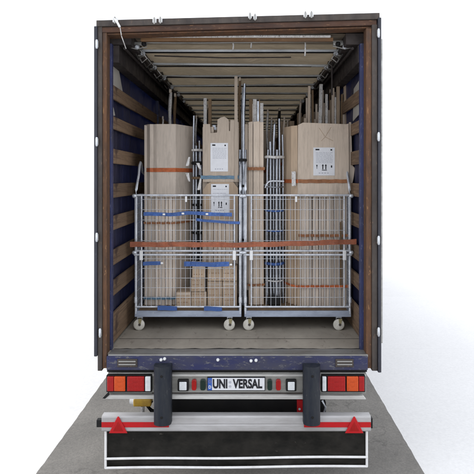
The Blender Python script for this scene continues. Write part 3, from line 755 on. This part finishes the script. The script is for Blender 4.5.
MB().prism_y([(x_(204),z_(222)),(x_(203.2),z_(190)),(x_(207),z_(184)),(x_(213),z_(181)),(x_(232),z_(180.5)),(x_(238),z_(188)),(x_(238),z_(222))], Y2b-.018, Y2b-.0135).build('cover_sheet', 'cardwarm', B2, bevel=.002)
label_sheet(B2, Y2b-.023, 210.5, 228, 143, 171.5, 8, False)
label_sheet(B2, Y2b-.019, 211, 229, 184, 213, 3, True)
band(B2, Y2b-.02, 201, 238.5, 177.3, 3.4, 'strapteal', .0)
stick(B2, Y2b+.0-.0325, 234.4, 237.6, 76, 'card', 0, ybot=182, dep=.016)
for x, t, mt in ((203.5,98,'film'),(208.2,99,'plywood'),(212.5,125,'chrome'),(215.4,127,'film')):
    stick(B2, 1.62, x, x+3.2, t, mt)

# ---- small boxes in front of bundle 2
YS = .90
def smallbox(xa, xb, ya, yb, label, dep=.30, Y=YS, lines=3):
    b = MB().box(PX(xa,Y)+.001, PX(xb,Y)-.001, Y, Y+dep, PZ(yb,Y)+.001, PZ(ya,Y)-.001).build('cardboard_box', 'cardwarm', None, label=label, cat='cardboard box', group='small boxes stacked in the left cart', bevel=.003)
    zz0, zz1 = PZ(yb,Y), PZ(ya,Y)
    MB().box(PX((xa+xb)/2,Y)-.001, PX((xa+xb)/2,Y)+.001, Y-.0012, Y-.0004, zz0+.004, zz1-.004).build('flap_seam', 'print', b)
    m_ = MB()
    for k in range(lines):
        z = zz0+(zz1-zz0)*(k+.5)/lines+random.uniform(-.006,.006)
        x = PX(xa,Y)+.015
        while x < PX(xb,Y)-.03:
            l = random.uniform(.008,.03); MB().box(x, x+l, Y-.0022, Y-.0014, z-.004, z+.004).build('printed_mark', 'print', b); x += l+random.uniform(.008,.025)
    if random.random() < .6:
        zt_ = zz0+(zz1-zz0)*random.uniform(.82,.9)
        MB().box(PX(xa,Y)+.004, PX(xb,Y)-.004, Y-.0030, Y-.0024, zt_-.011, zt_+.011).build('packing_tape', 'card', b)
    return b
zdeck_py = 178+(CAMZ-DECK)*F/(YS+5)
smallbox(176.2, 191, 292, zdeck_py, 'left box of the bottom row of small brown boxes', lines=4)
smallbox(191.3, 206.6, 292, zdeck_py, 'second box from the left in the bottom row, under the two stepped boxes', lines=4)
smallbox(191, 204.6, 278, 291.7, 'middle small box of the stepped stack, between box rows', lines=3)
smallbox(192.2, 204.8, 265, 277.7, 'topmost small box of the stepped stack beside the dark gap', lines=2)
smallbox(207.4, 222.2, 281.3, zdeck_py, 'tall box left of the cart corner box, in the bottom row', lines=5)
smallbox(222.5, 237, 281.3, zdeck_py, 'tall box at the right end of the bottom row by the cart post', lines=5)
smallbox(207.6, 222, 265, 281, 'upper right pair of boxes, its left one, under blue strap', lines=3)
smallbox(222.3, 237, 266, 281, 'upper right pair of boxes, its right one against the cart post', lines=3)

# ---- bundle 3 : right cart, left
Y3b = 1.05
B3 = empty('carton_bundle', base_of(248,265,Y3b), 'slim carton bundle with film-wrapped ends on top, left of the chrome poles', 'carton bundle', 'carton bundles in the carts')
cartons(B3, Y3b, 248.5, 264, 122, zb, 3, arc=.01, mat='card', jit=.006)
rear_rows(B3, Y3b, 249, 263.5, 123, zb, 3, .2)
band(B3, Y3b, 248, 264.3, 168.7, 3, 'strapbrown', .01, dy=.006)
band(B3, Y3b, 248, 264.3, 285, 2, 'strapbrown', .01, dy=.006, tilt=.03)
for x, w, t, mt in ((249.2,3.2,99,'plywood'),(253,3.6,99,'film'),(257,2.2,101,'chrome'),(260,3.4,103,'film'),(251.8,1.2,104,'cardpale'),(258.8,1.2,99,'plywood')):
    stick(B3, Y3b+.02+.27, x, x+w, t, mt, ybot=140)
# leaning carton beside it
stick(B3, Y3b+.05, 244.5, 248, 124, 'card', -.02, ybot=290)

# ---- chrome poles, film wrapped, between bundles
def poles(xs, Y, label, top, par_label_cat='metal poles'):
    P = empty('pole_bundle', (PX(sum(xs)/len(xs),Y), Y, DECK), label, 'metal poles', 'metal pole bundles between the cartons')
    for i, x in enumerate(xs):
        yy = Y+.03*(i % 3); t = top[i % len(top)]
        r = random.uniform(.011,.016)
        zt = PZ(t,yy); X = PX(x,yy)
        pts = [(X+random.uniform(-.012,.012)*(k in (0,8)), yy, DECK+.003+(zt-DECK)*k/8) for k in range(9)]
        MB().tube(pts, r, 10).build('pole', 'chrome', P)
    return P
P1 = poles([239.6,242.2,245.2,243.6], .93+.08, 'thin bundle of dark and chrome poles standing between the two carts', [150,88,150,84])
P2 = poles([267.2,270.5,273.6,276.8,279.5,283], 1.08, 'bundle of chrome poles between slim and wide carton bundles in the right cart', [150,142,125,150,119,135])
for z1_, mt, hh in ((157,'film',8),(187,'chrome',4),(211,'strapblue',5),(231,'strapblue',4),(264,'strapblue',8),(281,'film',4)):
    X0, X1_ = PX(266,1.05), PX(283.5,1.05); z = PZ(z1_,1.05)
    MB().tube([(X0,1.10,z),(X0+.02,1.05,z+.004),((X0+X1_)/2,1.045,z-.004),(X1_-.03,1.05,z),(X1_,1.12,z)], [hh*.0021]*5, 8).build('pole_wrap', mt, P2)
for z1_, hh in ((160,7),(186,6),(240,5)):
    X0, X1_ = PX(238.6,.98), PX(246.2,.98); z = PZ(z1_,.98)
    MB().tube([(X0,1.01,z),((X0+X1_)/2,.975,z),(X1_,1.01,z)], [hh*.0022]*3, 8).build('pole_wrap', 'black', P1)
MB().box(PX(268,1.0), PX(281,1.0), 1.0, 1.05, DECK+.002, DECK+.10).build('pole_foot', 'black', P2, bevel=.02)
MB().tube([(PX(265.5,.95),.95,PZ(188,.95)),(PX(266.5,.95),.95,PZ(184,.95)),(PX(269,.95),.95,PZ(181.5,.95)),(PX(273,.95),.95,PZ(181,.95)),(PX(284,.95),.95,PZ(181.3,.95))], .010, 8).build('bent_tube', 'galv', P2)
# dark tube column between bundle 1 and 2
P3 = poles([193.5,196.3,199.5,201], 1.15, 'dark pole bundle in the gap between the two carton bundles of the left cart', [116,146,141,150])
for z1_, mt, hh in ((150,'film',6),(163,'black',8),(178,'plywood',6),(205,'black',5),(233,'black',6),(262,'film',4)):
    X0, X1_ = PX(192,1.1), PX(202,1.1); z = PZ(z1_,1.1)
    MB().tube([(X0,1.14,z),((X0+X1_)/2,1.085,z),(X1_,1.14,z)], [hh*.0024]*3, 8).build('pole_wrap', mt, P3)
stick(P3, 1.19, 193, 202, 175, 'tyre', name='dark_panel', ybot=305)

# ---- bundle 4 : the wide one
Y4 = .98
B4 = empty('carton_bundle', base_of(287,352,Y4), 'wide carton bundle with flat cover sheet and one white label, in the right cart', 'carton bundle', 'carton bundles in the carts')
cartons(B4, Y4, 300, 348, 196, zb, 19, arc=.015, mat='cardpale', jit=.003, relief=.010)
cartons(B4, Y4+.14, 300, 347, 126, zb, 9, arc=.015, mat='card', jit=.01)
rear_rows(B4, Y4+.14, 301, 347, 126, zb, 7, .28)
# left flank steps back
for k in range(5):
    x1_ = PX(300,Y4)-k*.030; y = Y4+.012+k*.05
    MB().box(x1_-.0295, x1_-.0005, y, y+.11, zb, PZ(127,Y4)+random.uniform(-.012,.01)).build('carton', 'cardwarm', B4, bevel=.0015)
x_ = lambda x: PX(x,Y4-.01); z_ = lambda y: PZ(y,Y4-.01)
cover = MB().prism_y([(x_(297.5),z_(196.5)),(x_(298),z_(125)),(x_(303),z_(122.6)),(x_(346.5),z_(124.2)),(x_(348.6),z_(123.5)),(x_(349),z_(196.5)),(x_(325),z_(197))], Y4-.018, Y4-.010).build('cover_sheet', 'card', B4, bevel=.002, label='plain flat cover sheet')
MB().prism_y([(x_(349.2),z_(160)),(x_(349.4),z_(122)),(x_(351.5),z_(122)),(x_(352),z_(140)),(x_(352.6),z_(165)),(x_(355.2),z_(168)),(x_(354),z_(178)),(x_(350),z_(195))], Y4+.01, Y4+.02).build('loose_flap', 'card', B4, bevel=.001)
sheet(B4, [(PX(286.3,Y4)-.01, Y4+.24), (PX(291.5,Y4), Y4+.06), (PX(297.4,Y4), Y4-.012)], PZ(197,Y4), PZ(125.5,Y4), .006, 'cover_sheet', 'cardwarm')
fold = MB()
def crease(p, q):
    a = Vector((x_(p[0]), Y4-.0195, z_(p[1]))); b_ = Vector((x_(q[0]), Y4-.0195, z_(q[1])))
    fold.tube([a, b_], .0022, 5)
crease((319,128),(325,137)); crease((331,127),(325,137)); crease((325,137),(321,141)); crease((325,137),(333,141))
fold.build('fold_crease', 'cardwarm', cover)
label_sheet(B4, Y4-.019, 313.3, 334.7, 147.5, 175.5, 8, True)
band(B4, Y4-.02, 299, 349, 181.2, 3.6, 'strapbrown', .0)
def flankband(py, h, mt):
    z = PZ(py,Y4); vs = []
    pts = [(PX(298,Y4), Y4-.022), (PX(297.2,Y4), Y4-.020), (PX(291.4,Y4)-.003, Y4+.050), (PX(286.3,Y4)-.014, Y4+.232)]
    for x, y in pts: vs += [(x,y-.005,z-h),(x,y-.005,z+h)]
    MB().add(vs, [(0,2,3,1),(2,4,5,3),(4,6,7,5)]).build('strap', mt, B4)
flankband(181.2, .02, 'straporange'); flankband(286, .012, 'straporange')
band(B4, Y4, 299, 348.5, 286.5, 2.8, 'straporange', .0, dy=.002, tilt=.004)
band(B4, Y4, 299, 348.5, 235.5, 2.6, 'strapbrown', .0, dy=.002, tilt=.0)
MB().box(PX(291.5,Y4+.0), PX(295.5,Y4), Y4+.0-.03, Y4-.025, PZ(186,Y4), PZ(171.5,Y4)).build('corner_protector', 'film', B4)
MB().box(PX(339.5,Y4), PX(341.5,Y4), Y4-.012, Y4-.003, PZ(285,Y4), PZ(222,Y4)).build('wooden_slat', 'plywood', B4)
# long lengths sticking up behind the cover
for x, w, t, mt, ln in ((304,3,118,'card',0),(308.2,2.4,86,'card',.01),(311.5,2,90,'plywood',-.01),(313.6,3,119,'card',0),(319.6,3.2,84,'film',.02),(317.6,2,112,'card',0),(325.5,2.4,94,'film',.0),(322,2,116,'card',0),(331.8,2.6,88,'card',.0),(334.5,1.8,97,'film',.0),(336.8,3,85,'cardwarm',0),(341.2,2,94,'plywood',.01),(344,2.4,85,'cardwarm',.0),(342.2,3,113,'card',.0),(346,2,118,'card',.0)):
    stick(B4, Y4+.14+.42+random.uniform(0,.05), x, x+w, t, mt, ln, ybot=150)
for x, w, t, mt, ln in ((306,2.2,98,'cardpale',0),(310.8,2,94,'film',.01),(315.5,2,104,'cardpale',0),(321.8,2,90,'cardpale',.01),(323.5,2,103,'card',0),(327.8,2.2,110,'cardpale',0),(329.8,1.8,100,'cardwarm',0),(333.6,2,92,'cardpale',0),(339.4,2,101,'cardpale',-.01),(343,1.8,93,'film',0)):
    stick(B4, Y4+.14+.50+random.uniform(0,.03), x, x+w, t, mt, ln, ybot=150)

# ---- second row of cargo standing on the floor further in
row2 = [(2.35,157,182,152,'dark carton bundle behind the flat-topped bundle by the left curtain'),
        (2.6,204,240,140,'carton bundle in the second row behind the jagged bundle'),
        (2.5,262,276,131,'slim carton bundle in the second row behind the chrome poles'),
        (2.3,280,302,124,'carton bundle in the second row just left of the wide bundle'),
        (2.9,304,325,112,'carton bundle in the second row behind the wide bundle')]
for Y, xa, xb, yt, lb in row2:
    Bn = empty('carton_bundle', (PX((xa+xb)/2,Y), Y+.2, FLOOR), lb, 'carton bundle', 'carton bundles in the second row')
    n = max(3, int((xb-xa)/4))
    tops = [yt+random.choice([0,0,2,4,-3,7,-11,-7,11]) for _ in range(n)]
    cartons(Bn, Y, xa, xb, yt, FLOOR+.003, n, arc=.04, mat=random.choice(['card','cardwarm']), tops=tops)
    rear_rows(Bn, Y, xa+1, xb-1, yt+2, FLOOR+.003, max(2, n//2), .4)
    band(Bn, Y, xa, xb, yt+40, 3, 'straporange', .04, dy=.014)
# tall film-wrapped lengths standing alone
def tall(x, w, t, Y, mat, label, cat='wrapped profile'):
    X0, X1_ = PX(x,Y), PX(x+w,Y); zt = PZ(t,Y)
    e = empty('wrapped_profile', ((X0+X1_)/2, Y, FLOOR), label, cat, 'tall profiles rising above the cartons')
    r = (X1_-X0)/2; cx = (X0+X1_)/2
    pts, rr_ = [], []
    for k in range(25):
        f = k/24; pts.append((cx+.01*math.sin(k*.8), Y+r, FLOOR+.003+(zt-FLOOR-.003)*f)); rr_.append(r*(1+.18*math.sin(k*2.3)))
    MB().tube(pts, rr_, 8).build('profile_shaft', mat, e)
    MB().box(cx-r*.7, cx+r*.7, Y-.004, Y+r*1.2, zt-.01, zt+.035).build('profile_end', 'cardpale', e, bevel=.003)
tall(168.5, 3.6, 92, 1.75, 'film', 'tall film-wrapped length rising behind the flat-topped bundle')
tall(161.8, 2, 119, 1.7, 'film', 'short wrapped tip just above the left bundle')
tall(173.5, 3, 96, 2.2, 'plywood', 'dark brown length beside the film-wrapped one behind the left bundle')
tall(238.6, 2.6, 80, 1.85, 'plywood', 'tall dark twisted length behind the gap between the carts')
tall(241.5, 4.5, 92, 1.95, 'tyre', 'black wrapped length behind the gap between the carts')
tall(266.5, 2.4, 112, 2.0, 'film', 'thin wrapped length above the chrome poles, on their left')
tall(273.8, 1.8, 122, 1.9, 'chrome', 'thin shiny length above the middle of the chrome poles')
tall(278, 3, 110, 2.9, 'tyre', 'dark length far behind the chrome poles')
tall(283.2, 2.2, 119, 1.9, 'cardpale', 'pale length above the chrome poles, on their right')
tall(299.5, 2.2, 102, 2.2, 'cardpale', 'pale slightly tilted length left of the wide bundle')
tall(286.5, 2.2, 122, 2.05, 'cardpale', 'pale length just above the left flank of the wide bundle')
tall(270.6, 2.0, 119, 2.1, 'film', 'wrapped length with pale end above the chrome poles, second from left')
tall(207.2, 2.4, 107, 2.0, 'tyre', 'black wrapped length above the jagged bundle')
tall(195.2, 2.0, 118, 2.05, 'film', 'thin wrapped length behind the gap left of the jagged bundle')
tall(329.3, 1.6, 92, 1.9, 'plywood', 'thin dark length behind the wide bundle')

# ------------------------------------------------------------------ straps tied across the carts
def cross_strap(pts, hpx, mat, label, Y, buckles=(), name='lashing_strap', group='straps tied across the carts', thick=.003):
    """pts in measured (px, py) on the plane of the cart gates"""
    P = []
    for (xa, ya), (xb, yb) in zip(pts, pts[1:]):
        n = max(2, int(abs(xb-xa)/3))
        for k in range(n): P.append((xa+(xb-xa)*k/n, ya+(yb-ya)*k/n))
    P.append(pts[-1])
    h = hpx*(Y+5)/F/2; vs = []
    for i, (x, y) in enumerate(P):
        X, Z = PX(x,Y), PZ(y,Y); yy = Y+.004*math.sin(i*1.1); hh = h*(1+.04*math.sin(i*1.9)+.05*math.sin(i*.7))
        Z += .0022*math.sin(i*.5)
        vs += [(X,yy,Z-hh),(X,yy,Z+hh),(X,yy+thick,Z+hh),(X,yy+thick,Z-hh)]
    fs = [(0,1,2,3)]
    for i in range(len(P)-1):
        a = i*4
        for q in range(4): fs.append((a+q, a+4+q, a+4+(q+1)%4, a+(q+1)%4))
    e = len(vs)-4; fs.append((e+3,e+2,e+1,e))
    o = MB().add(vs, fs).build(name, mat, None, label=label, cat='strap', group=group)
    for x, y in buckles:
        MB().box(PX(x,Y)-.014, PX(x,Y)+.014, Y-.012, Y-.006, PZ(y,Y)-.010, PZ(y,Y)+.010).build('buckle', 'whiteplastic', o, bevel=.004)
    return o
cross_strap([(130,244.5),(200,244.5),(239,245),(300,243.5),(356.5,241.5)], 5.0, 'strapred', 'long red strap running right across both carts at mid height', YC-.055)
cross_strap([(143.5,214),(170,214.5),(188,213),(232,214.8)], 3.6, 'strapblue', 'upper long blue strap with white clips across the left cart', YC-.045, [(164,214.3),(183,213.5),(207,214)])
cross_strap([(196,219.5),(204,220.8),(240,223)], 2.6, 'strapblue', 'thin dark blue strap just under the upper long blue strap', YC-.038)
cross_strap([(143,263.8),(160.5,263.2)], 3.6, 'strapblue', 'short blue strap end on the left half of the lower left gate', YC-.030, [(162,263)])
cross_strap([(184,264),(208,264.4),(229,264.2)], 4.6, 'strapblue', 'blue strap above the small boxes in the left cart', YC-.030, [(231,264.5)])
cross_strap([(157.5,308),(177,308.6)], 4.4, 'strapblue', 'blue strap wound on the left part of the left cart base', YC-.030)
cross_strap([(204,308.6),(222,309.4)], 4.2, 'strapblue', 'blue strap wound under the small boxes on the cart base', YC-.030)

# ------------------------------------------------------------------ camera, world, sun
cam = bpy.data.cameras.new('camera'); co = bpy.data.objects.new('camera', cam); col.objects.link(co)
co.location = (CAMX, CAMY, CAMZ); co.rotation_euler = (R(90), 0, 0)
cam.sensor_width = 36; cam.lens = F/474*36; cam.clip_end = 2000
cam.shift_x = -(250/474-.5); cam.shift_y = -((1-178/474)-.5)
scene.camera = co
w = bpy.data.worlds.new('World'); scene.world = w; w.use_nodes = True
nt = w.node_tree; bg = nt.nodes['Background']; bg.inputs['Strength'].default_value = .1
sky = nt.nodes.new('ShaderNodeTexSky'); sky.sky_type = 'NISHITA'; sky.sun_disc = False
EL, AZ = R(40), R(-65)      # sun to the left and ahead of the trailer
sky.sun_elevation = EL; sky.sun_rotation = AZ
cloud = ramp(nt, noise(nt, 2.0, 5, .55, (1,1,2.5), 'Generated'), [(.3, (.80,.83,.88)), (.7, (1,1,1))])
clo = mix(nt, 1.0, cloud, (10.5,10.6,10.9), 'MULTIPLY')
nt.links.new(mix(nt, .92, sky.outputs[0], clo), bg.inputs['Color'])
sd = bpy.data.lights.new('sun', 'SUN'); sd.energy = .8; sd.angle = R(35); sd.color = (1,.95,.88)
so = bpy.data.objects.new('sun', sd); col.objects.link(so)
d = Vector((math.sin(AZ)*math.cos(EL), math.cos(AZ)*math.cos(EL), math.sin(EL)))
so.rotation_euler = d.to_track_quat('Z', 'Y').to_euler(); so.location = (-5, 3, 8)
scene.view_settings.view_transform = 'Standard'; scene.view_settings.look = 'None'
scene.view_settings.exposure = 0.85; scene.view_settings.gamma = 1
scene.cycles.max_bounces = 10; scene.cycles.diffuse_bounces = 6
